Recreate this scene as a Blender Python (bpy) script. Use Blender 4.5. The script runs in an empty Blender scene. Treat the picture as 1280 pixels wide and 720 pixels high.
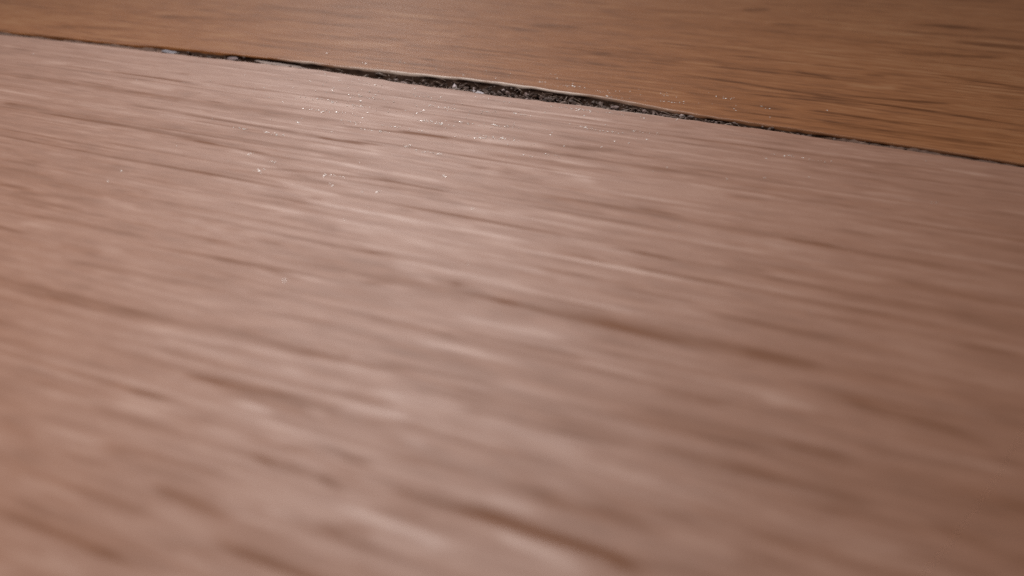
import bpy, bmesh, math, random
import numpy as np
from mathutils import Vector, Matrix

# ------------------------------------------------------------------ camera, world, lamps, exposure
MM = 0.001
sc = bpy.context.scene
sc.render.engine = 'CYCLES'
sc.cycles.use_denoising = False
sc.cycles.sample_clamp_indirect = 4.0
sc.view_settings.view_transform = 'Standard'
sc.view_settings.look = 'None'
sc.view_settings.gamma = 1.0
sc.view_settings.exposure = 0.0
sc.view_settings.use_curve_mapping = False
col = sc.collection

cd = bpy.data.cameras.new('camera')
cam = bpy.data.objects.new('camera', cd)
col.objects.link(cam)
cam.location = (0, 0, 24 * MM)
cam.rotation_euler = (math.radians(57), 0, math.radians(20.8))
cd.sensor_width = 36.0
cd.lens = 36.0 * 1000 / 1280
cd.clip_start = 0.001
cd.clip_end = 20
cd.dof.use_dof = True
cd.dof.focus_distance = 66.6 * MM
cd.dof.aperture_fstop = 29.0
sc.camera = cam

wd = bpy.data.worlds.new('World')
sc.world = wd
wd.use_nodes = True
bg = wd.node_tree.nodes['Background']
bg.inputs['Color'].default_value = (0.86, 0.80, 0.80, 1)
bg.inputs['Strength'].default_value = 0.10

HEAD = 90 + 20.8                       # compass heading of the camera, degrees from +X
def lamp(name, az, el, dist, size, watts, colour, target=(-0.022, 0.045, 0)):
    """unseen soft lamp: az degrees left of the camera's heading, el above the floor"""
    l = bpy.data.lights.new(name, 'AREA')
    l.shape = 'DISK'; l.size = size; l.energy = watts; l.color = colour
    o = bpy.data.objects.new(name, l)
    a = math.radians(HEAD + az); e = math.radians(el)
    d = Vector((math.cos(a) * math.cos(e), math.sin(a) * math.cos(e), math.sin(e)))
    o.location = Vector(target) + d * dist
    o.rotation_euler = (-d).to_track_quat('-Z', 'Y').to_euler()
    col.objects.link(o)
    return o
lamp('sheen_light', 10, 47, 1.3, 0.85, 9.9, (1.0, 0.96, 0.96))  # unseen soft source ahead, sized to spread a broad sheen
lamp('glint_lamp', 10, 31, 1.3, 0.07, 1.1, (1.0, 0.95, 0.92))  # small unseen source, added to raise sharp glints
sl = bpy.data.lights.new('pool_spot', 'SPOT')          # an added, unseen spot just above, shaped so its light fades to the right
sl.energy = 1.0; sl.color = (1.0, 0.90, 0.82); sl.shadow_soft_size = 0.018
sl.spot_size = 2 * math.atan(80 / 220); sl.spot_blend = 1.0
spot = bpy.data.objects.new('pool_spot', sl)
spot.location = (-0.060, -0.035, 0.20)
spot.rotation_euler = (Vector((-0.046, 0.045, 0)) - spot.location).to_track_quat('-Z', 'Y').to_euler()
col.objects.link(spot)

# ------------------------------------------------------------------ helpers
rng = np.random.default_rng(11)
random.seed(5)

def tag(o, label=None, cat=None, group=None, kind=None):
    if label: o['label'] = label
    if cat: o['category'] = cat
    if group: o['group'] = group
    if kind: o['kind'] = kind
    return o

def empty(name, loc):
    o = bpy.data.objects.new(name, None)
    o.location = loc
    o.empty_display_size = 0.01
    col.objects.link(o)
    return o

def mesh_obj(name, verts, faces, mats, parent=None, smooth=True):
    me = bpy.data.meshes.new(name)
    me.from_pydata(verts, [], faces)
    for m in (mats if isinstance(mats, list) else [mats]):
        me.materials.append(m)
    if smooth:
        me.polygons.foreach_set('use_smooth', [True] * len(me.polygons))
    me.update()
    o = bpy.data.objects.new(name, me)
    col.objects.link(o)
    if parent: o.parent = parent
    return o

def nodes(name):
    m = bpy.data.materials.new(name)
    m.use_nodes = True
    nt = m.node_tree
    return m, nt, nt.nodes['Principled BSDF']

def smooth_noise1(x, seed, scales):
    """sum of smooth 1-d value noises, scales = [(wavelength, amplitude), ...]"""
    r = np.random.default_rng(seed)
    out = np.zeros_like(x)
    for wl, am in scales:
        k = np.arange(x.min() - 2 * wl, x.max() + 3 * wl, wl)
        out += am * np.interp(x, k, r.uniform(-1, 1, len(k)))
    return out

# ------------------------------------------------------------------ materials
def wood_material(name, dark, mid, light, rough, spec, coat, seed):
    m, nt, bs = nodes(name)
    N, L = nt.nodes, nt.links
    tc = N.new('ShaderNodeTexCoord')
    def noise(scale, detail, rough_, dist=0.0):
        mp = N.new('ShaderNodeMapping')
        mp.inputs['Scale'].default_value = scale
        mp.inputs['Location'].default_value = (seed, seed * 2.3, 0)
        L.new(tc.outputs['Object'], mp.inputs['Vector'])
        n = N.new('ShaderNodeTexNoise')
        n.inputs['Scale'].default_value = 1.0
        n.inputs['Detail'].default_value = detail
        n.inputs['Roughness'].default_value = rough_
        n.inputs['Distortion'].default_value = dist
        L.new(mp.outputs['Vector'], n.inputs['Vector'])
        return n.outputs['Fac']
    def math_(op, a, b):
        n = N.new('ShaderNodeMath'); n.operation = op
        for i, v in enumerate((a, b)):
            if isinstance(v, (int, float)): n.inputs[i].default_value = v
            else: L.new(v, n.inputs[i])
        return n.outputs[0]
    at = N.new('ShaderNodeAttribute'); at.attribute_name = 'grain'  # grain, plus sheen painted as light streaks
    rim_light = N.new('ShaderNodeAttribute'); rim_light.attribute_name = 'rim_light'
    fine = noise((420, 3000, 400), 3, 0.65)           # hair-fine grain
    med = noise((70, 900, 100), 3, 0.55, 0.1)        # streaks
    fleck = noise((330, 1500, 400), 2, 0.55, 0.15)    # short flecks across the growth rings
    broad = noise((14, 55, 20), 2, 0.5)              # tone drifting along the board
    t = math_('MULTIPLY', math_('SUBTRACT', fine, 0.5), 0.58)
    t = math_('ADD', t, math_('MULTIPLY', math_('SUBTRACT', med, 0.5), 0.22))
    t = math_('ADD', t, math_('MULTIPLY', math_('SUBTRACT', broad, 0.5), 0.40))
    t = math_('ADD', t, math_('MULTIPLY', math_('SUBTRACT', fleck, 0.5), 0.45))
    t = math_('ADD', t, math_('MULTIPLY', at.outputs['Fac'], 0.40))
    t = math_('ADD', t, 0.5)
    cr = N.new('ShaderNodeValToRGB')
    el = cr.color_ramp.elements
    el[0].position = 0.08; el[0].color = (*dark, 1)
    el[1].position = 0.92; el[1].color = (*light, 1)
    e = el.new(0.5); e.color = (*mid, 1)
    L.new(t, cr.inputs['Fac'])
    mx = N.new('ShaderNodeMix'); mx.data_type = 'RGBA'
    L.new(rim_light.outputs['Fac'], mx.inputs['Factor'])
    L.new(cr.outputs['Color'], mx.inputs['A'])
    mx.inputs['B'].default_value = (0.72, 0.60, 0.53, 1)       # pale colour of the highlight painted on the rim
    L.new(mx.outputs['Result'], bs.inputs['Base Color'])
    rr = math_('ADD', math_('MULTIPLY', math_('SUBTRACT', med, 0.5), -0.08), rough)
    rr = math_('SUBTRACT', rr, math_('MULTIPLY', math_('SUBTRACT', fleck, 0.5), 0.05))
    rr = math_('SUBTRACT', rr, math_('MULTIPLY', at.outputs['Fac'], 0.05))
    L.new(rr, bs.inputs['Roughness'])
    sp = math_('MULTIPLY', math_('ADD', math_('MULTIPLY', at.outputs['Fac'], 0.55), 1.0), spec)
    L.new(sp, bs.inputs['Specular IOR Level'])
    bs.inputs['Coat Weight'].default_value = coat
    bs.inputs['Coat Roughness'].default_value = 0.38
    b = N.new('ShaderNodeBump')
    b.inputs['Strength'].default_value = 0.25
    b.inputs['Distance'].default_value = 0.00005
    grit = noise((1900, 6500, 1900), 2, 0.6)
    hair = noise((500, 7000, 500), 2, 0.6)
    L.new(math_('ADD', math_('MULTIPLY', hair, 0.6), math_('MULTIPLY', grit, 0.8)), b.inputs['Height'])
    L.new(b.outputs['Normal'], bs.inputs['Normal'])
    return m

def crumb_material():
    m, nt, bs = nodes('crumbs')
    at = nt.nodes.new('ShaderNodeAttribute'); at.attribute_name = 'tint'
    nt.links.new(at.outputs['Color'], bs.inputs['Base Color'])
    bs.inputs['Roughness'].default_value = 0.7
    return m

def plain(name, c, rough=0.8, noise_scale=None, c2=None):
    m, nt, bs = nodes(name)
    bs.inputs['Roughness'].default_value = rough
    if noise_scale:
        tc = nt.nodes.new('ShaderNodeTexCoord')
        n = nt.nodes.new('ShaderNodeTexNoise'); n.inputs['Scale'].default_value = noise_scale
        n.inputs['Detail'].default_value = 4
        nt.links.new(tc.outputs['Object'], n.inputs['Vector'])
        cr = nt.nodes.new('ShaderNodeValToRGB')
        cr.color_ramp.elements[0].position = 0.35; cr.color_ramp.elements[0].color = (*c, 1)
        cr.color_ramp.elements[1].position = 0.68; cr.color_ramp.elements[1].color = (*c2, 1)
        nt.links.new(n.outputs['Fac'], cr.inputs['Fac'])
        nt.links.new(cr.outputs['Color'], bs.inputs['Base Color'])
        b = nt.nodes.new('ShaderNodeBump'); b.inputs['Strength'].default_value = 0.6
        b.inputs['Distance'].default_value = 0.0001
        nt.links.new(n.outputs['Fac'], b.inputs['Height'])
        nt.links.new(b.outputs['Normal'], bs.inputs['Normal'])
    else:
        bs.inputs['Base Color'].default_value = (*c, 1)
    return m

M_NEAR = wood_material('matt_oak', (0.200, 0.080, 0.035), (0.302, 0.136, 0.074), (0.420, 0.232, 0.155), 0.54, 0.84, 0.0, 3.1)
M_FAR = wood_material('warm_oak', (0.140, 0.053, 0.018), (0.298, 0.120, 0.044), (0.410, 0.210, 0.098), 0.38, 0.17, 0.0, 8.7)
M_EDGE = plain('board_edge', (0.075, 0.040, 0.026), 0.9, 900, (0.18, 0.11, 0.08))
M_CORE = plain('board_core', (0.10, 0.065, 0.045), 0.9, 1500, (0.20, 0.14, 0.10))
M_SUB = plain('screed', (0.16, 0.15, 0.14), 0.95, 300, (0.24, 0.23, 0.21))
M_DIRT = plain('packed_dirt', (0.075, 0.038, 0.024), 0.95, 1600, (0.18, 0.105, 0.075))
M_CRUMB = crumb_material()

# ------------------------------------------------------------------ the boards' edges, grain and painted sheen streaks, millimetres on the floor
EDGE_NEAR = [(-82.42, 61.82), (-72.94, 62.38), (-65.89, 62.76), (-60.36, 62.81), (-52.44, 63.16), (-43.65, 63.59), (-39.21, 63.39), (-31.69, 63.14), (-26.99, 63.11), (-22.48, 63.08), (-18.2, 63.24), (-12.67, 63.32), (-8.68, 63.29), (-3.59, 63.36), (2.48, 63.03), (9.27, 62.83), (15.58, 62.48)]
EDGE_FAR = [(-83.49, 62.75), (-73.87, 63.29), (-66.72, 63.66), (-63.22, 64.38), (-53.65, 64.79), (-44.65, 65.18), (-40.28, 65.25), (-34.55, 65.65), (-28.24, 66.09), (-21.99, 65.91), (-16.01, 65.54), (-8.91, 64.55), (-3.69, 64.24), (2.44, 64.05), (9.31, 63.64), (15.66, 63.1)]
RIM_LIGHT = {1: ([-50.0, -46.8, -42.0, -36.2, -31.4, -25.1, -20.5, -17.5, -14.5, -8.9, -5.0], [0, 0.55, 0.6, 0.8, 0.9, 0.95, 0.9, 0.6, 0.35, 0.15, 0.05]), -1: ([-52.4, -33.3, -19.6, -17.5, -12.7, -8.7, -6.1], [0, 0.1, 0.15, 0.4, 0.4, 0.3, 0])}          # how strongly a highlight is painted along each rim
GRAIN_SHEEN_NEAR = [  # many of the light streaks are sheen put into the wood colour
    (-0.89, 0.479, [(-71.12, 52.05), (-54.1, 52.36), (-45.52, 52.31), (-34.73, 52.56)]),
    (-1.25, 0.197, [(-58.18, 45.69), (-50.55, 45.73), (-46.8, 45.63), (-39.37, 45.64)]),
    (-1.47, 0.162, [(-58.53, 40.84), (-53.08, 40.72), (-47.26, 40.66), (-42.59, 40.72), (-37.0, 40.77), (-33.1, 40.73)]),
    (-0.72, 0.393, [(-54.45, 37.53), (-50.9, 37.82)]),
    (-1.11, 0.201, [(-50.76, 34.32), (-48.13, 34.38)]),
    (-0.89, 0.214, [(-52.73, 49.78), (-42.41, 49.58), (-32.66, 49.25)]),
    (-0.92, 0.198, [(-67.64, 56.01), (-55.8, 56.19), (-52.03, 55.95)]),
    (-1.07, 0.193, [(-45.51, 56.98), (-37.45, 57.15), (-34.1, 57.21)]),
    (-0.74, 0.198, [(-38.39, 41.83), (-28.57, 42.35)]),
    (-0.71, 0.627, [(-64.18, 45.98), (-53.88, 45.93)]),
    (-1.07, 0.209, [(-46.39, 48.77), (-38.69, 48.78)]),
    (-1.45, 0.149, [(-34.64, 49.28), (-30.74, 49.24)]),
    (-1.1, 0.136, [(-43.2, 45.34), (-36.86, 45.15)]),
    (-0.94, 0.161, [(-34.64, 43.11), (-30.08, 43.84), (-25.64, 44.28)]),
    (-1.25, 0.218, [(-34.37, 52.04), (-25.72, 52.84)]),
    (-0.9, 0.307, [(-25.65, 52.75), (-16.13, 52.89), (-7.17, 52.89)]),
    (-0.81, 0.392, [(-21.3, 51.02), (-15.68, 51.14), (-12.19, 51.29)]),
    (-1.27, 0.149, [(-32.83, 49.45), (-29.42, 49.58)]),
    (-0.92, 0.247, [(-29.92, 44.61), (-21.4, 44.15)]),
    (-1.08, 0.173, [(-29.53, 52.79), (-25.3, 52.65)]),
    (-0.89, 0.17, [(-31.58, 56.81), (-27.28, 56.86), (-21.55, 56.78)]),
    (-0.91, 0.228, [(-21.78, 48.43), (-20.28, 48.56)]),
    (-0.72, 0.163, [(-14.73, 60.8), (-9.52, 60.93)]),
    (-0.53, 0.166, [(-22.88, 60.24), (-14.6, 60.29)]),
    (-0.73, 0.293, [(-7.26, 53.66), (0.04, 54.16)]),
    (-0.63, 0.221, [(-17.35, 56.19), (-10.95, 55.95)]),
    (-0.54, 0.224, [(-6.6, 58.58), (-1.85, 58.44)]),
    (-0.64, 0.302, [(0.56, 56.63), (7.44, 56.16)]),
    (-0.68, 0.231, [(-47.39, 31.51), (-44.16, 31.64), (-41.86, 31.84), (-38.55, 31.9), (-35.58, 31.92)]),
    (-1.01, 0.141, [(-34.32, 31.25), (-29.85, 31.49), (-25.32, 31.66), (-23.89, 31.68)]),
    (-0.59, 0.187, [(-38.3, 28.05), (-36.92, 28.15), (-33.99, 28.25)]),
    (-0.78, 0.127, [(-39.7, 24.69), (-35.9, 24.79), (-33.46, 24.82), (-29.62, 24.97)]),
    (-1.09, 0.144, [(-34.55, 20.26), (-32.05, 20.29), (-29.44, 20.27), (-27.25, 20.32), (-25.01, 20.29)]),
    (-0.86, 0.174, [(-26.59, 29.0), (-24.51, 29.2)]),
    (-0.68, 0.128, [(-25.43, 27.63), (-20.05, 28.13)]),
    (-0.55, 0.265, [(-48.33, 33.92), (-43.06, 34.64)]),
    (-0.48, 0.16, [(-33.96, 33.1), (-28.66, 33.03)]),
    (-0.38, 0.144, [(-26.27, 32.56), (-23.33, 32.73)]),
    (-0.65, 0.148, [(-24.76, 21.99), (-22.63, 22.17)]),
    (-0.55, 0.128, [(-20.83, 25.66), (-18.66, 25.81)]),
    (-0.89, 0.319, [(-15.06, 45.81), (-12.61, 45.99), (-5.88, 46.05)]),
    (-0.62, 0.161, [(-23.33, 35.06), (-20.93, 35.57)]),
    (-0.83, 0.233, [(-14.46, 33.17), (-11.69, 33.12), (-9.39, 33.02), (-7.25, 33.0), (-3.42, 32.94)]),
    (-0.87, 0.196, [(-14.85, 29.78), (-11.79, 29.76), (-9.13, 29.88), (-6.46, 29.95), (-3.83, 29.97)]),
    (-0.69, 0.253, [(-21.11, 32.13), (-19.62, 32.52)]),
    (-0.6, 0.215, [(-16.68, 25.97), (-14.02, 26.36), (-11.15, 26.61)]),
    (-0.58, 0.26, [(-16.53, 33.87), (-15.82, 33.79)]),
    (-0.62, 0.177, [(-18.79, 26.03), (-18.37, 25.92)]),
    (-0.9, 0.358, [(-5.75, 45.73), (-1.2, 45.72), (1.96, 45.64), (4.96, 45.49), (7.45, 45.44), (10.68, 45.38)]),
    (-0.57, 0.314, [(-2.8, 41.19), (-0.12, 41.28)]),
    (-0.59, 0.278, [(3.55, 40.05), (5.98, 40.09), (7.94, 40.09)]),
    (-0.7, 0.295, [(-2.51, 35.81), (-0.37, 35.85), (2.77, 35.88), (6.52, 35.76)]),
    (-0.55, 0.351, [(-0.62, 51.39), (4.42, 51.44)]),
    (-0.55, 0.505, [(10.92, 51.92), (14.17, 51.71)]),
    (-0.58, 0.349, [(9.66, 37.74), (12.33, 37.58)]),
    (-0.57, 0.365, [(-0.44, 33.2), (2.92, 33.34)]),
    (-0.79, 0.135, [(-28.75, 19.89), (-26.61, 20.14), (-24.49, 20.31)]),
    (-0.86, 0.187, [(-24.51, 22.06), (-21.89, 22.24), (-19.16, 22.45)]),
    (-0.9, 0.196, [(-24.99, 17.01), (-22.76, 17.21), (-19.32, 17.39)]),
    (-0.72, 0.188, [(-26.11, 16.03), (-23.9, 16.09)]),
    (-1.19, 0.169, [(-21.03, 15.78), (-19.28, 15.71), (-17.49, 15.66)]),
    (-0.94, 0.213, [(-26.03, 12.88), (-23.37, 12.82), (-21.2, 12.7), (-19.61, 12.66)]),
    (-0.62, 0.159, [(-25.06, 13.95), (-23.14, 13.94)]),
    (-0.48, 0.212, [(-16.97, 15.61), (-14.64, 15.69)]),
    (-0.93, 0.147, [(-17.63, 19.75), (-15.27, 20.15)]),
    (-0.94, 0.137, [(-18.53, 18.76), (-17.63, 18.61)]),
    (-0.57, 0.263, [(-30.28, 16.53), (-28.05, 16.31)]),
    (-0.48, 0.193, [(-19.11, 13.72), (-16.79, 14.1)]),
    (-0.86, 0.193, [(-15.38, 18.66), (-14.21, 18.38)]),
    (-1.15, 0.165, [(-14.14, 16.69), (-13.05, 16.62)]),
    (-0.59, 0.229, [(-17.32, 23.58), (-14.92, 23.72)]),
    (-1.13, 0.178, [(-15.19, 20.03), (-13.94, 20.02)]),
    (-0.61, 0.216, [(-12.52, 21.04), (-9.62, 21.04)]),
    (-0.71, 0.239, [(-12.44, 18.17), (-10.46, 18.33)]),
    (-0.59, 0.266, [(-9.14, 22.83), (-6.21, 22.81)]),
    (-0.94, 0.26, [(-8.57, 19.39), (-6.66, 19.25), (-5.07, 19.13), (-3.53, 19.03), (-1.96, 18.84)]),
    (-0.98, 0.193, [(-13.29, 16.85), (-12.11, 16.77)]),
    (-0.68, 0.346, [(-6.57, 20.82), (-4.51, 20.78), (-1.9, 20.76)]),
    (-0.73, 0.22, [(-3.47, 18.9), (-2.47, 18.8)]),
    (-0.85, 0.392, [(4.22, 31.28), (6.44, 31.08), (8.58, 30.73), (9.89, 30.51)]),
    (-0.8, 0.374, [(0.23, 25.29), (2.66, 25.17), (5.36, 24.97)]),
    (-0.58, 0.323, [(-1.08, 22.51), (0.57, 22.38), (3.11, 21.79)]),
    (-0.69, 0.339, [(7.71, 24.7), (9.51, 24.59)]),
    (-0.56, 0.496, [(10.31, 32.51), (11.64, 32.29)]),
    (-0.58, 0.304, [(-3.83, 28.7), (-0.96, 28.91)]),
    (0.74, 0.423, [(-70.61, 56.12), (-67.46, 56.51)]),
    (0.73, 0.515, [(-57.89, 54.59), (-52.98, 54.14)]),
    (0.74, 0.27, [(-39.55, 44.92), (-36.0, 44.23)]),
    (0.59, 0.4, [(-45.69, 40.1), (-42.32, 39.33)]),
    (0.73, 0.759, [(-44.86, 56.81), (-37.59, 56.36), (-34.17, 56.04)]),
    (0.44, 0.495, [(-49.82, 54.0), (-45.65, 54.06)]),
    (1.08, 0.13, [(-37.63, 43.31), (-34.53, 43.3)]),
    (0.91, 0.228, [(-32.88, 41.38), (-28.21, 41.04)]),
    (0.59, 0.388, [(-37.51, 40.45), (-33.31, 40.14)]),
    (0.58, 0.598, [(-32.47, 55.6), (-28.13, 55.71)]),
    (0.66, 0.439, [(-29.76, 53.24), (-20.39, 53.67)]),
    (0.87, 0.259, [(-25.76, 60.16), (-14.73, 60.8)]),
    (1.02, 0.175, [(-22.62, 59.54), (-14.42, 59.62)]),
    (0.73, 0.746, [(-15.76, 49.99), (-12.78, 49.29)]),
    (0.59, 0.347, [(-30.5, 45.57), (-21.97, 45.39)]),
    (0.73, 0.538, [(-22.8, 53.09), (-17.9, 53.96)]),
    (0.55, 0.334, [(-42.64, 35.18), (-39.72, 34.92)]),
    (0.86, 0.177, [(-28.89, 24.5), (-26.49, 24.61), (-23.95, 24.87), (-20.15, 25.09), (-18.33, 25.24)]),
    (0.57, 0.252, [(-27.47, 31.16), (-25.13, 30.87)]),
    (0.55, 0.377, [(-35.37, 34.79), (-32.33, 34.37)]),
    (1.13, 0.268, [(-26.89, 39.48), (-23.82, 39.44), (-19.29, 39.54), (-16.69, 39.61), (-13.3, 39.56)]),
    (0.56, 0.358, [(-15.53, 37.32), (-12.02, 36.75)]),
    (0.68, 0.305, [(-9.83, 39.49), (-6.79, 38.74)]),
    (0.55, 0.508, [(-20.38, 34.52), (-17.47, 33.77)]),
    (0.97, 0.32, [(-14.57, 30.96), (-11.33, 31.02), (-9.11, 31.09)]),
    (0.69, 0.217, [(-22.38, 42.12), (-17.68, 42.21)]),
    (0.7, 0.255, [(-18.33, 25.27), (-15.6, 25.47)]),
    (0.67, 0.285, [(-29.48, 39.42), (-26.89, 39.55)]),
    (0.58, 0.29, [(-2.41, 39.77), (1.5, 39.5)]),
    (0.82, 0.246, [(-21.23, 21.32), (-19.44, 21.2)]),
    (1.05, 0.249, [(-18.22, 22.06), (-17.14, 21.91)]),
    (0.81, 0.255, [(-21.56, 19.52), (-19.51, 19.56)]),
    (0.8, 0.282, [(-20.54, 14.8), (-17.42, 14.64)]),
    (0.97, 0.198, [(-16.41, 16.49), (-15.2, 16.53)]),
    (0.8, 0.311, [(-15.9, 24.24), (-13.52, 24.38), (-11.49, 24.51)]),
    (0.57, 0.324, [(-10.72, 24.26), (-8.22, 24.02), (-5.91, 23.77)]),
    (0.8, 0.291, [(-16.75, 22.62), (-13.89, 22.98)]),
    (0.95, 0.228, [(-13.96, 19.2), (-12.25, 19.12)]),
    (0.69, 0.317, [(-8.58, 20.2), (-6.88, 20.11)]),
    (0.71, 0.233, [(-13.33, 21.9), (-12.16, 21.83)]),
    (0.81, 0.281, [(-13.78, 17.65), (-11.37, 17.49), (-9.13, 17.38)]),
    (0.82, 0.276, [(-7.46, 18.54), (-4.23, 18.13)]),
    (0.55, 0.569, [(0.81, 30.05), (3.1, 29.99)]),
    (0.39, 0.345, [(-4.81, 43.43), (-0.32, 43.3)]),
    (0.39, 0.301, [(-31.77, 18.7), (-27.02, 18.72)]),
    (0.59, 0.217, [(-22.68, 11.98), (-20.78, 11.59)]),
]
GRAIN_SHEEN_FAR = [  # light streaks here also paint sheen into the colour
    (-1.16, 0.347, [(-11.18, 74.5), (-0.81, 73.33), (16.74, 71.43)]),
    (-1.34, 0.241, [(0.59, 68.95), (8.01, 68.5)]),
    (-1.07, 0.317, [(3.38, 73.77), (11.53, 74.74)]),
    (-0.89, 0.23, [(-4.93, 71.27), (5.16, 71.7)]),
    (-1.12, 0.764, [(9.81, 101.33), (16.77, 101.52)]),
    (-1.09, 0.637, [(8.1, 89.1), (17.16, 90.84)]),
    (-1.1, 0.689, [(13.69, 95.44), (19.86, 95.33)]),
    (-0.91, 0.354, [(-1.23, 79.06), (1.88, 78.26)]),
    (-0.98, 0.261, [(1.12, 66.37), (5.18, 66.37), (16.04, 66.08)]),
    (-0.9, 0.548, [(4.63, 80.54), (6.37, 80.7)]),
    (-0.75, 0.733, [(-5.26, 95.6), (-0.54, 96.69)]),
    (-0.95, 0.8, [(-8.93, 101.04), (-6.23, 101.66)]),
    (-0.89, 0.227, [(-10.27, 69.68), (-3.63, 69.4)]),
    (-0.89, 0.223, [(-6.57, 66.43), (-0.76, 66.49)]),
    (-0.9, 0.454, [(11.59, 82.68), (18.06, 81.58)]),
    (-0.71, 0.501, [(15.14, 78.23), (17.64, 78.32)]),
    (-0.55, 0.605, [(-12.3, 83.12), (-5.98, 83.76)]),
    (-0.55, 0.347, [(-23.31, 74.64), (-16.88, 74.66)]),
    (-0.63, 1.131, [(-30.39, 85.0), (-25.22, 86.26)]),
    (-0.55, 1.043, [(-24.9, 94.97), (-15.74, 96.86)]),
    (-0.46, 0.457, [(-35.5, 74.91), (-28.56, 75.18)]),
    (-0.55, 0.574, [(-46.7, 74.74), (-39.62, 75.82)]),
    (-0.55, 0.826, [(-71.67, 74.07), (-58.97, 76.29)]),
    (-0.64, 0.733, [(-79.61, 66.65), (-70.93, 68.21)]),
    (-0.47, 0.335, [(-54.5, 68.6), (-47.07, 69.02)]),
    (-0.56, 0.2, [(-32.54, 68.45), (-21.46, 68.91)]),
    (0.9, 0.362, [(-11.91, 78.42), (-8.36, 78.43)]),
    (0.73, 0.682, [(3.31, 76.66), (7.35, 77.5)]),
    (0.77, 0.674, [(-48.86, 84.67), (-41.47, 84.41)]),
    (0.76, 0.603, [(-40.18, 78.87), (-35.9, 78.84)]),
    (0.75, 0.574, [(-38.6, 76.21), (-36.65, 76.01)]),
    (0.6, 0.552, [(-46.65, 72.52), (-40.39, 73.66)]),
    (0.6, 0.334, [(-22.54, 72.25), (-16.41, 72.79)]),
    (0.6, 0.375, [(-4.14, 81.1), (0.25, 82.23)]),
    (0.62, 0.612, [(-73.56, 74.9), (-70.87, 75.14)]),
    (0.46, 0.552, [(-76.79, 68.43), (-71.88, 69.24)]),
    (0.6, 0.544, [(-61.3, 69.52), (-57.9, 70.48)]),
    (0.46, 0.688, [(-37.09, 87.21), (-33.13, 87.21)]),
    (0.6, 0.345, [(-29.47, 73.13), (-23.8, 73.63)]),
    (0.61, 0.36, [(-21.48, 76.73), (-15.91, 77.17)]),
    (0.45, 0.629, [(-17.55, 84.2), (-11.88, 85.41)]),
]
GLINTS = [(-35.62, 58.52, 0.93, 10), (-35.18, 56.37, 0.76, 10), (-37.4, 61.67, 0.82, 5), (-32.65, 60.3, 1.16, 5), (-27.9, 55.23, 0.7, 14), (-22.32, 56.43, 0.54, 10), (-21.54, 54.08, 0.78, 12), (-23.16, 53.64, 0.4, 6), (-38.21, 48.61, 0.5, 9), (-41.56, 48.58, 0.36, 4), (-38.18, 51.33, 0.44, 5), (-35.98, 54.46, 0.6, 7), (-33.95, 52.94, 0.58, 6), (-31.22, 51.97, 0.83, 10), (-38.45, 56.59, 0.93, 8), (-25.04, 55.95, 0.96, 8), (-28.06, 58.67, 1.09, 10), (-21.87, 59.43, 0.35, 5), (-24.55, 59.0, 0.43, 5), (-38.15, 54.24, 0.61, 6), (-37.88, 44.6, 0.2, 3), (-35.27, 42.43, 0.19, 3), (-25.89, 42.44, 0.09, 2), (-30.3, 43.61, 0.25, 4), (-29.31, 42.33, 0.12, 2), (-35.02, 44.0, 0.19, 3), (-35.25, 42.59, 0.13, 2), (-27.55, 50.29, 0.26, 5), (-25.88, 49.63, 0.32, 4), (-24.57, 49.66, 0.25, 3), (-29.76, 53.24, 0.83, 8), (-22.66, 46.37, 0.09, 2), (-16.72, 52.33, 0.37, 3), (-18.37, 51.7, 0.31, 2), (-16.47, 58.66, 0.53, 6), (-14.07, 58.31, 0.64, 8), (-11.71, 59.2, 0.64, 5), (-25.34, 30.79, 0.1, 1), (-25.28, 40.16, 0.11, 1), (-17.86, 62.14, 0.84, 10), (-15.83, 62.32, 1.03, 10), (-37.64, 68.38, 0.35, 4), (-40.37, 66.8, 0.27, 3), (-22.82, 67.68, 0.16, 3), (-19.91, 67.61, 0.6, 8), (-16.89, 67.17, 0.29, 3), (-16.04, 66.17, 0.29, 3), (-10.68, 66.72, 0.55, 6), (-11.99, 68.36, 0.36, 3), (-6.33, 69.43, 0.41, 4), (9.09, 54.07, 0.1, 1), (-0.43, 58.52, 0.45, 4), (1.55, 58.5, 0.56, 4)]


# ------------------------------------------------------------------ setting
sub = mesh_obj('subfloor', [(-0.7, -0.3, -0.0145), (0.7, -0.3, -0.0145), (0.7, 0.42, -0.0145), (-0.7, 0.42, -0.0145)],
               [(0, 1, 2, 3)], M_SUB, smooth=False)
tag(sub, kind='structure')

# ------------------------------------------------------------------ boards
def axis(lo, hi, d0, d1, step, coarse):
    a = np.arange(lo, d0 - coarse * .5, coarse)
    b = np.arange(d0, d1, step)
    c = np.arange(d1, hi, coarse)
    return np.unique(np.concatenate([a, b, c, [hi]]))

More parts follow.
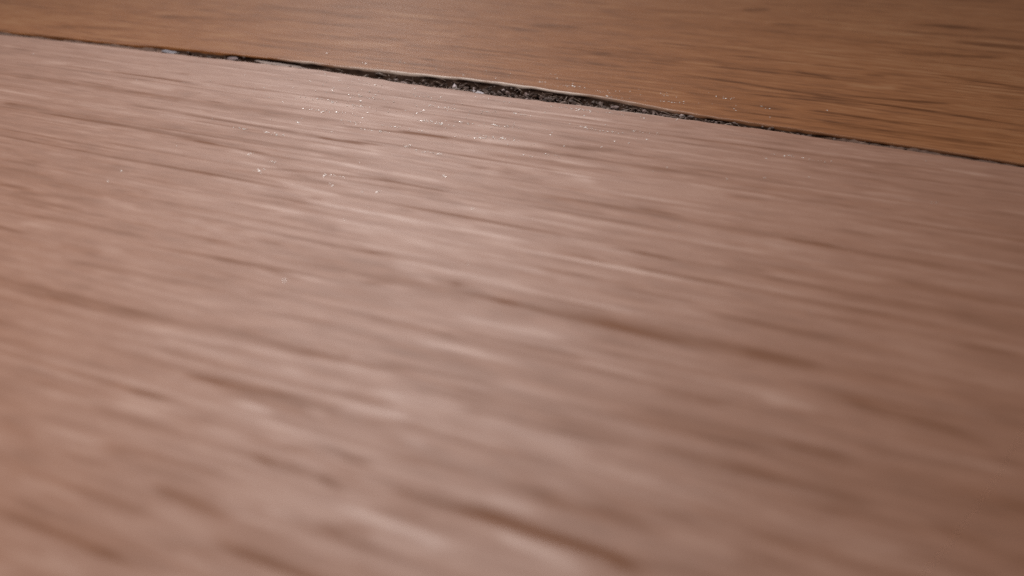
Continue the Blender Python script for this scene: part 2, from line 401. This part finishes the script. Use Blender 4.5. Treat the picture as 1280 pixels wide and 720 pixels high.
def raster(G, xs, ss, edge, streaks, side):
    """lay grain and painted sheen streaks (amp, half width, [(x, y) ...]) on the grid; ss = distance from the board's edge"""
    for amp, w, pts in streaks:
        px = np.array([p[0] for p in pts]); py = np.array([p[1] for p in pts])
        o = np.argsort(px); px, py = px[o], py[o]
        ext = min(max(min(.6, .4 * (px[-1] - px[0])), 0.16 * (px[-1] - px[0])), 2.5)
        i0, i1 = np.searchsorted(xs, (px[0] - ext, px[-1] + ext))
        if i1 <= i0: continue
        x = xs[i0:i1]
        yc = np.interp(x, px, py)
        if len(px) > 1:                                      # carry the end slopes on
            s0 = (py[1] - py[0]) / (px[1] - px[0] + 1e-6); s1 = (py[-1] - py[-2]) / (px[-1] - px[-2] + 1e-6)
            yc = np.where(x < px[0], py[0] + s0 * (x - px[0]), yc)
            yc = np.where(x > px[-1], py[-1] + s1 * (x - px[-1]), yc)
        t = np.clip(np.minimum(x - (px[0] - ext), (px[-1] + ext) - x) / (2 * ext), 0, 1)
        tap = t * t * (3 - 2 * t)
        rag = smooth_noise1(x, int(abs(px[0] * 131 + py[0] * 17)) + 1, [(5.0, .35), (1.6, .35)])
        sc_ = (yc - edge[i0:i1]) * side
        wl = w * (1 + .35 * rag)
        j0 = np.searchsorted(ss, sc_.min() - 3.2 * w); j1 = np.searchsorted(ss, sc_.max() + 3.2 * w)
        if j1 <= j0: continue
        d = (ss[j0:j1][None, :] - sc_[:, None] + .15 * w * rag[:, None]) / wl[:, None]
        G[i0:i1, j0:j1] += amp * (tap * (1 + .3 * rag))[:, None] * np.exp(-np.abs(d) ** 2.4)

def make_board(side, edge_pts, streaks, mat, x0, x1, width, dense_depth, rnd, seed, label):
    r = np.random.default_rng(seed)
    xs = axis(x0, x1, -112, 42, 0.30, 6.0)
    ex = np.array([p[0] for p in edge_pts]); ey = np.array([p[1] for p in edge_pts])
    edge = np.interp(xs, ex, ey)
    k = np.hanning(15); k /= k.sum()                          # soften the corners of the outline
    pad = np.pad(edge, 7, mode='edge'); edge = np.convolve(pad, k, 'valid')
    if side > 0: edge = edge + .14 * np.exp(-((xs + 30) / 27.0) ** 4)
    inside = np.exp(-((xs + 32) / 34.0) ** 4)
    edge = edge + smooth_noise1(xs, seed + 1, [(7, .06), (2.2, .07), (.8, .08)]) * (0.25 + 1.0 * inside)
    top = np.concatenate([np.linspace(0, rnd, 6), np.arange(rnd + .1, dense_depth, .115),
                          np.arange(dense_depth, width, 4.0), [width]])
    top = np.unique(np.round(top, 4))
    G = np.zeros((len(xs), len(top)))
    raster(G, xs, top, edge, streaks, side)
    # finer pores and pale lines between them
    extra = []
    for q in range(9300):
        cx = r.uniform(-112, 42); s = r.uniform(0, dense_depth)
        a = r.normal(0, 1)
        if q < 1500:                                          # long hairlines
            ln = r.uniform(2, 11); w = r.uniform(.09, .20); a = -.9 * abs(a) - .25 if r.random() < .6 else .7 * abs(a) + .3
        elif q < 1610:                                        # broad growth-ring bands
            ln = r.uniform(5, 17); w = r.uniform(.35, 1.0); a *= .55
        elif q < 6500:                                        # short broken dashes
            ln = r.lognormal(.1, .6); w = r.uniform(.07, .16); a *= .8
        else:                                                 # soft flecks
            ln = r.lognormal(.2, .5); w = r.uniform(.16, .38); a *= .72
        sl = r.normal(0, .004)
        cy = np.interp(cx, xs, edge) + side * s
        extra.append((np.sign(a) * (.10 + .28 * abs(a) ** 1.3) * (1.0 if a < 0 else .8), w,
                      [(cx - ln, cy - sl * ln), (cx + ln, cy + sl * ln)]))
    Gf = np.zeros_like(G)
    raster(Gf, xs, top, edge, extra, side)
    tot = np.clip(np.where(G < 0, .66, .62) * G * (1.0 if side < 0 else 1.05) + (.60 if side < 0 else .50) * Gf, -1.4, 1.0)
    # heights: rounded arris, pores sunk, the face not quite flat
    S = top[None, :]; X = xs[:, None]
    z = np.zeros_like(G)
    m = top < rnd
    prof = np.where(m, -rnd + np.sqrt(np.maximum(rnd ** 2 - (rnd - top) ** 2, 0)), 0)
    z += prof[None, :]
    relief = np.minimum(G, 0.3) * 0.0015 + np.minimum(Gf, 0) * 0.0025
    relief *= np.clip(S / .5, 0, 1)
    z += relief
    z += (.008 * np.sin(X / 9.0 + seed) * np.sin(S / 5.5 + 1.3)) * np.clip(S / 2, 0, 1)
    Yc = edge[:, None] + side * S
    # far rows run straight at the board's other edge
    yo = np.mean(ey) + side * width
    f = np.clip((S - dense_depth) / (width - dense_depth), 0, 1)
    Yc = Yc * (1 - f) + f * (yo - side * width + side * S)
    # side wall of the top layer, torn and fibrous
    wz = np.array([-rnd - .09, -rnd - .6, -rnd - 1.1, -rnd - 1.8, -3.4])
    wv = []
    for q, zz in enumerate(wz):
        yy = edge - side * -1 * 0 + side * (.10 * (q + 1) * .5 + smooth_noise1(xs, seed + 20 + q, [(3, .08), (.7, .12)]))
        wv.append(np.stack([xs, yy, np.full_like(xs, zz)], 1))
    nx, ns, nw = len(xs), len(top), len(wz)
    rows = np.concatenate([np.stack([w_ for w_ in wv[::-1]], 1),
                           np.stack([np.broadcast_to(X, z.shape), Yc, z], 2)], 1)      # (nx, nw+ns, 3)
    n = nw + ns
    V = rows.reshape(-1, 3) * MM
    i = np.arange(nx - 1)[:, None]; j = np.arange(n - 1)[None, :]
    a = i * n + j; b = (i + 1) * n + j
    Fq = np.stack([a, b, b + 1, a + 1], -1) if side > 0 else np.stack([a, a + 1, b + 1, b], -1)
    mi = np.broadcast_to((j < nw - 1), (nx - 1, n - 1)).astype(np.int32).reshape(-1)
    # other three sides of the top layer
    Fq = Fq.reshape(-1, 4)
    root = empty('floorboard', (0, float(np.mean(ey) + side * width / 2) * MM, -14 * MM))
    V = V - np.array(root.location)
    me = bpy.data.meshes.new('top_layer')
    me.vertices.add(len(V)); me.vertices.foreach_set('co', V.astype(np.float32).ravel())
    me.loops.add(Fq.size); me.loops.foreach_set('vertex_index', Fq.astype(np.int32).ravel())
    me.polygons.add(len(Fq)); me.polygons.foreach_set('loop_start', np.arange(0, Fq.size, 4, dtype=np.int32))
    me.polygons.foreach_set('loop_total', np.full(len(Fq), 4, np.int32))
    me.materials.append(mat); me.materials.append(M_EDGE)
    me.update(calc_edges=True)
    me.polygons.foreach_set('material_index', mi)
    me.polygons.foreach_set('use_smooth', np.ones(len(Fq), bool))
    g = me.attributes.new('grain', 'FLOAT', 'POINT')
    full = np.concatenate([np.zeros((nx, nw)), tot], 1)
    g.data.foreach_set('value', full.astype(np.float32).ravel())
    # bright arris: light caught on the rim, put into the colour
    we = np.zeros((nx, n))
    amt = np.interp(xs, *RIM_LIGHT[side]) * (1 + smooth_noise1(xs, seed + 50, [(4, .35), (.9, .55)]))
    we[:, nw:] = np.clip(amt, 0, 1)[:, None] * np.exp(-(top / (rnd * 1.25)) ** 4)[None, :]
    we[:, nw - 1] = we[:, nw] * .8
    w_ = me.attributes.new('rim_light', 'FLOAT', 'POINT')
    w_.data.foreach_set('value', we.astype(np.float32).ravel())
    me.update()
    o = bpy.data.objects.new('top_layer', me); col.objects.link(o); o.parent = root
    # core under the top layer
    y_in = float(np.mean(ey)) + side * 2.4; y_out = float(np.mean(ey)) + side * width
    bm = bmesh.new()
    bmesh.ops.create_cube(bm, size=1)
    for v in bm.verts:
        v.co = Vector((v.co.x * (x1 - x0) * MM, v.co.y * abs(y_out - y_in) * MM, v.co.z * 10.4 * MM))
    bmesh.ops.bevel(bm, geom=bm.edges[:], offset=.0003, segments=1, affect='EDGES')
    cm = bpy.data.meshes.new('core'); bm.to_mesh(cm); bm.free()
    cm.materials.append(M_CORE)
    c = bpy.data.objects.new('core', cm); col.objects.link(c); c.parent = root
    c.location = ((x0 + x1) / 2 * MM, (y_in + y_out) / 2 * MM - root.location.y, (-3.5 - 5.2) * MM - root.location.z)
    tag(root, label, 'floorboard', 'oak floorboards either side of the gap')
    return root, xs, edge

near_b, NX, NE = make_board(-1, EDGE_NEAR, GRAIN_SHEEN_NEAR, M_NEAR, -420, 380, 130, 56, .16, 21,
                            'pale pinkish oak floorboard with streaky grain in front of the dark gap')
far_b, FX, FE = make_board(1, EDGE_FAR, GRAIN_SHEEN_FAR, M_FAR, -420, 380, 130, 58, .15, 47,
                           'warm brown oak floorboard with highlight painted on its edge behind the dark gap')

# ------------------------------------------------------------------ what has gathered in the gap
def gap_at(x):
    return float(np.interp(x, NX, NE)), float(np.interp(x, FX, FE))

# packed dirt along the bottom of the gap: an uneven bed
xs = np.arange(-110, 41, .35); nt_ = 9
V = []; F = []
for i, x in enumerate(xs):
    a, b = gap_at(x)
    for j in range(nt_):
        t = j / (nt_ - 1)
        y = (a - .5) + t * (b - a + 1.0)
        f = 1 - math.exp(-((x + 30) / 27.0) ** 4)             # towards both ends the gap is packed nearly full
        z = -1.75 + 1.58 * f + (1 - .8 * f) * (.25 * math.sin(x * .35) + random.uniform(-.28, .28) + .20 * math.sin(x * 1.3 + t * 4))
        z = min(z, -.07)
        V.append((x * MM, y * MM, z * MM))
for i in range(len(xs) - 1):
    for j in range(nt_ - 1):
        p = i * nt_ + j
        F.append((p, p + nt_, p + nt_ + 1, p + 1))
bed = mesh_obj('packed_dirt', V, F, M_DIRT)
tag(bed, 'dark packed dirt along the bottom of the gap between the boards', 'dirt', kind='stuff')

ICO = None
def ico():
    global ICO
    if ICO is None:
        bm = bmesh.new(); bmesh.ops.create_icosphere(bm, subdivisions=1, radius=1)
        ICO = ([v.co.copy() for v in bm.verts], [tuple(v.index for v in f.verts) for f in bm.faces]); bm.free()
    return ICO

def heap(name, items, mat, smooth=False):
    """items: (x, y, z, (rx, ry, rz), tint) in millimetres -> one mesh of knobbly grains"""
    iv, if_ = ico()
    V, F, T = [], [], []
    for (x, y, z, rr, tint) in items:
        b = len(V)
        R = Matrix.Rotation(random.uniform(0, 6.28), 3, 'Z') @ Matrix.Rotation(random.uniform(-.7, .7), 3, 'X') @ Matrix.Rotation(random.uniform(-.5, .5), 3, 'Y')
        for v in iv:
            q = R @ Vector((v.x * rr[0], v.y * rr[1], v.z * rr[2])) * random.uniform(.72, 1.2)
            V.append(((x + q.x) * MM, (y + q.y) * MM, (z + q.z) * MM))
            T.extend((*tint, 1.0))
        F.extend(tuple(b + k for k in f) for f in if_)
    o = mesh_obj(name, V, F, mat, smooth=smooth)
    a = o.data.attributes.new('tint', 'FLOAT_COLOR', 'POINT')
    a.data.foreach_set('color', T)
    return o

TINTS = [(.060, .034, .024), (.10, .060, .046), (.15, .10, .085), (.26, .19, .18), (.40, .32, .31), (.58, .50, .52)]
items = []
for _ in range(4200):
    x = random.gauss(-27, 14) if random.random() < .86 else random.uniform(-100, 30)
    if not -105 < x < 35: continue
    a, b = gap_at(x)
    t = random.uniform(.02, .98)
    t = t if x < -60 or x > -8 else .12 + .88 * t
    y = a + t * (b - a)
    lvl = float(np.interp(x, [-70, -62, -52, -38, -30, -16, -8, 0, 20], [-.8, -.8, -.8, -1.1, -.9, -.8, -.65, -.7, -.8]))
    z = lvl + random.gauss(0, .28) - .25 * (t - .5)
    s = random.choice([.04, .055, .07, .09, .12, .19]) * random.uniform(.8, 1.25)
    s = min(s, .38 * (b - a))
    z = min(z, -s * .9)
    w6 = [36, 32, 20, 8, 3, .6] if -40 < x < -12 else [34, 34, 20, 6, 2, .5]
    k = random.choices(range(6), w6)[0]
    items.append((x, y, z, (s * random.uniform(1, 2.8), s, s * random.uniform(.6, 1)), TINTS[k]))
deb = heap('crumbs', items, M_CRUMB)
tag(deb, 'fine grey brown crumbs filling the dark gap between the boards', 'crumbs', kind='stuff')

# torn fibres standing along both rims of the gap
V, F, T = [], [], []
def fibre(p, q, w, tint):
    b = len(V)
    p = Vector(p); q = Vector(q); d = (q - p).normalized()
    s = d.cross(Vector((0.3, 0.2, 1))).normalized() * w; u = d.cross(s).normalized() * w
    mid = p.lerp(q, .55) + Vector((0, 0, w * 1.5))
    for c, f in ((p, 1), (mid, .8), (q, .15)):
        for an in range(3):
            v = c + (s * math.cos(an * 2.09) + u * math.sin(an * 2.09)) * f
            V.append(tuple(v * MM)); T.extend((*tint, 1))
    for r_ in range(2):
        for an in range(3):
            a0 = b + r_ * 3 + an; a1 = b + r_ * 3 + (an + 1) % 3
            F.append((a0, a1, a1 + 3, a0 + 3))
    F.append((b + 6, b + 7, b + 8)); F.append((b + 2, b + 1, b))
for _ in range(260):
    x = random.gauss(-20, 13)
    a, b = gap_at(x)
    if random.random() < .72:
        p = (x, a - .04, -.10 - random.random() * .2)
        q = (x + random.uniform(-1.0, 1.0), a + random.uniform(.1, .45), random.uniform(-.35, .10))
    else:
        p = (x, b + .05, -.3 - random.random() * .3)
        q = (x + random.uniform(-1.2, 1.2), b - random.uniform(.1, .4), -random.uniform(.2, .9))
    fibre(p, q, random.uniform(.02, .05), random.choice([(.42, .33, .28), (.30, .22, .18), (.16, .11, .09), (.5, .42, .38)]))
fib = mesh_obj('torn_fibres', V, F, M_CRUMB, smooth=False)
fib.data.attributes.new('tint', 'FLOAT_COLOR', 'POINT').data.foreach_set('color', T)
tag(fib, 'tiny torn wood fibres along the rims of the gap', 'fibres', kind='stuff')

# single pieces big enough to pick out
def flake(name, centre, half, tilt, tint, label, cat, seed):
    """a thin, ragged chip: an outline with thickness"""
    r = random.Random(seed)
    n = 18
    bm = bmesh.new()
    top = []
    for k in range(n):
        an = 2 * math.pi * k / n
        f = r.uniform(.78, 1.12)
        x = math.copysign(abs(math.cos(an)) ** .8, math.cos(an)) * half[0] * f
        y = math.sin(an) * half[1] * f * (1 - .35 * math.cos(an))
        top.append(bm.verts.new((x, y, half[2] * r.uniform(.5, 1.0))))
    c = bm.verts.new((half[0] * .1, 0, half[2] * 1.3))
    lo_ = [bm.verts.new((v.co.x * .94, v.co.y * .94, -half[2])) for v in top]
    for k in range(n):
        bm.faces.new((top[k], top[(k + 1) % n], c))
        bm.faces.new((top[(k + 1) % n], top[k], lo_[k], lo_[(k + 1) % n]))
    bm.faces.new(lo_[::-1])
    for v in bm.verts: v.co = v.co * MM
    me = bpy.data.meshes.new(name); bm.to_mesh(me); bm.free()
    me.materials.append(plain(name + '_stuff', tuple(c_ * .75 for c_ in tint), .75, 2500, tint))
    o = bpy.data.objects.new(name, me); col.objects.link(o)
    o.location = Vector(centre) * MM
    o.rotation_euler = [math.radians(t) for t in tilt]
    return tag(o, label, cat)

def on_gap(x, t, z):
    a, b = gap_at(x)
    return (x, a + t * (b - a), z)
flake('wood_splinter', on_gap(-48.2, .40, -.22), (3.1, .26, .07), (6, 1, 0), (.34, .26, .23),
      'long thin pale wood splinter lying in the left part of the gap', 'splinter', 4)
flake('dust_flake', on_gap(-61.2, .45, -.20), (1.1, .26, .09), (8, 3, 2), (.30, .29, .33),
      'bluish grey dust flake in the narrow left end of the gap', 'dust flake', 9)
flake('wood_chip', on_gap(-54.0, .5, -.22), (.55, .30, .10), (12, 0, 5), (.24, .17, .17),
      'small mauve wood chip between the dust flake and the long splinter', 'wood chip', 15)
flake('lint_clump', on_gap(-27.6, .36, -.62), (.95, .34, .20), (22, 4, -4), (.62, .58, .62),
      'pale grey lint clump amid dark crumbs in the widest part of the gap', 'lint', 23)

# glints of the lacquer, added as thin pale plates lying on the boards
M_GLINT, dnt, dbs = nodes('glint_speck')
dbs.inputs['Base Color'].default_value = (.88, .84, .80, 1)
dbs.inputs['Roughness'].default_value = .28
dbs.inputs['Specular IOR Level'].default_value = 1.0
V, F = [], []
def speck(x, y, s):
    b = len(V); n = 6
    R = Matrix.Rotation(math.radians(random.gauss(0, 4.5)), 3, 'X') @ Matrix.Rotation(math.radians(random.gauss(0, 4.5)), 3, 'Y')
    lx = s * random.uniform(.9, 1.7)
    ring = [Vector((lx * math.cos(k * 2 * math.pi / n) * random.uniform(.7, 1.1), s * math.sin(k * 2 * math.pi / n) * random.uniform(.7, 1.1), 0)) for k in range(n)]
    for dz in (.008, -.02):
        for v in ring:
            q = R @ Vector((v.x, v.y, dz))
            V.append(((x + q.x) * MM, (y + q.y) * MM, (.024 + q.z) * MM))
    F.append(tuple(b + k for k in range(n))); F.append(tuple(b + n + k for k in reversed(range(n))))
    for k in range(n):
        F.append((b + (k + 1) % n, b + k, b + n + k, b + n + (k + 1) % n))
def sprinkle(n, cx, cy, sx, sy, smin, smax):
    for _ in range(n):
        x = random.gauss(cx, sx); y = random.gauss(cy, sy)
        a, b = gap_at(x)
        if a - .25 < y < b + .25: continue
        speck(x, y, random.uniform(smin, smax) * random.choice([.6, .8, 1, 1, 1.35]))
for cx, cy, sx, n in GLINTS:
    sprinkle(int(n * 2.4), cx, cy, sx * 1.3, .12, .022, .055)
sprinkle(170, -32, 58, 11, 4.0, .025, .055)
sprinkle(60, -17, 67.5, 10, 1.6, .03, .055)
sprinkle(25, -14, 58, 10, 3, .03, .05)
sprinkle(25, -38, 50, 15, 8, .03, .06)
dust = mesh_obj('surface_glints', V, F, M_GLINT, smooth=False)
tag(dust, 'tiny pale plates added as glints, scattered on the boards near the gap', 'dust', kind='stuff')
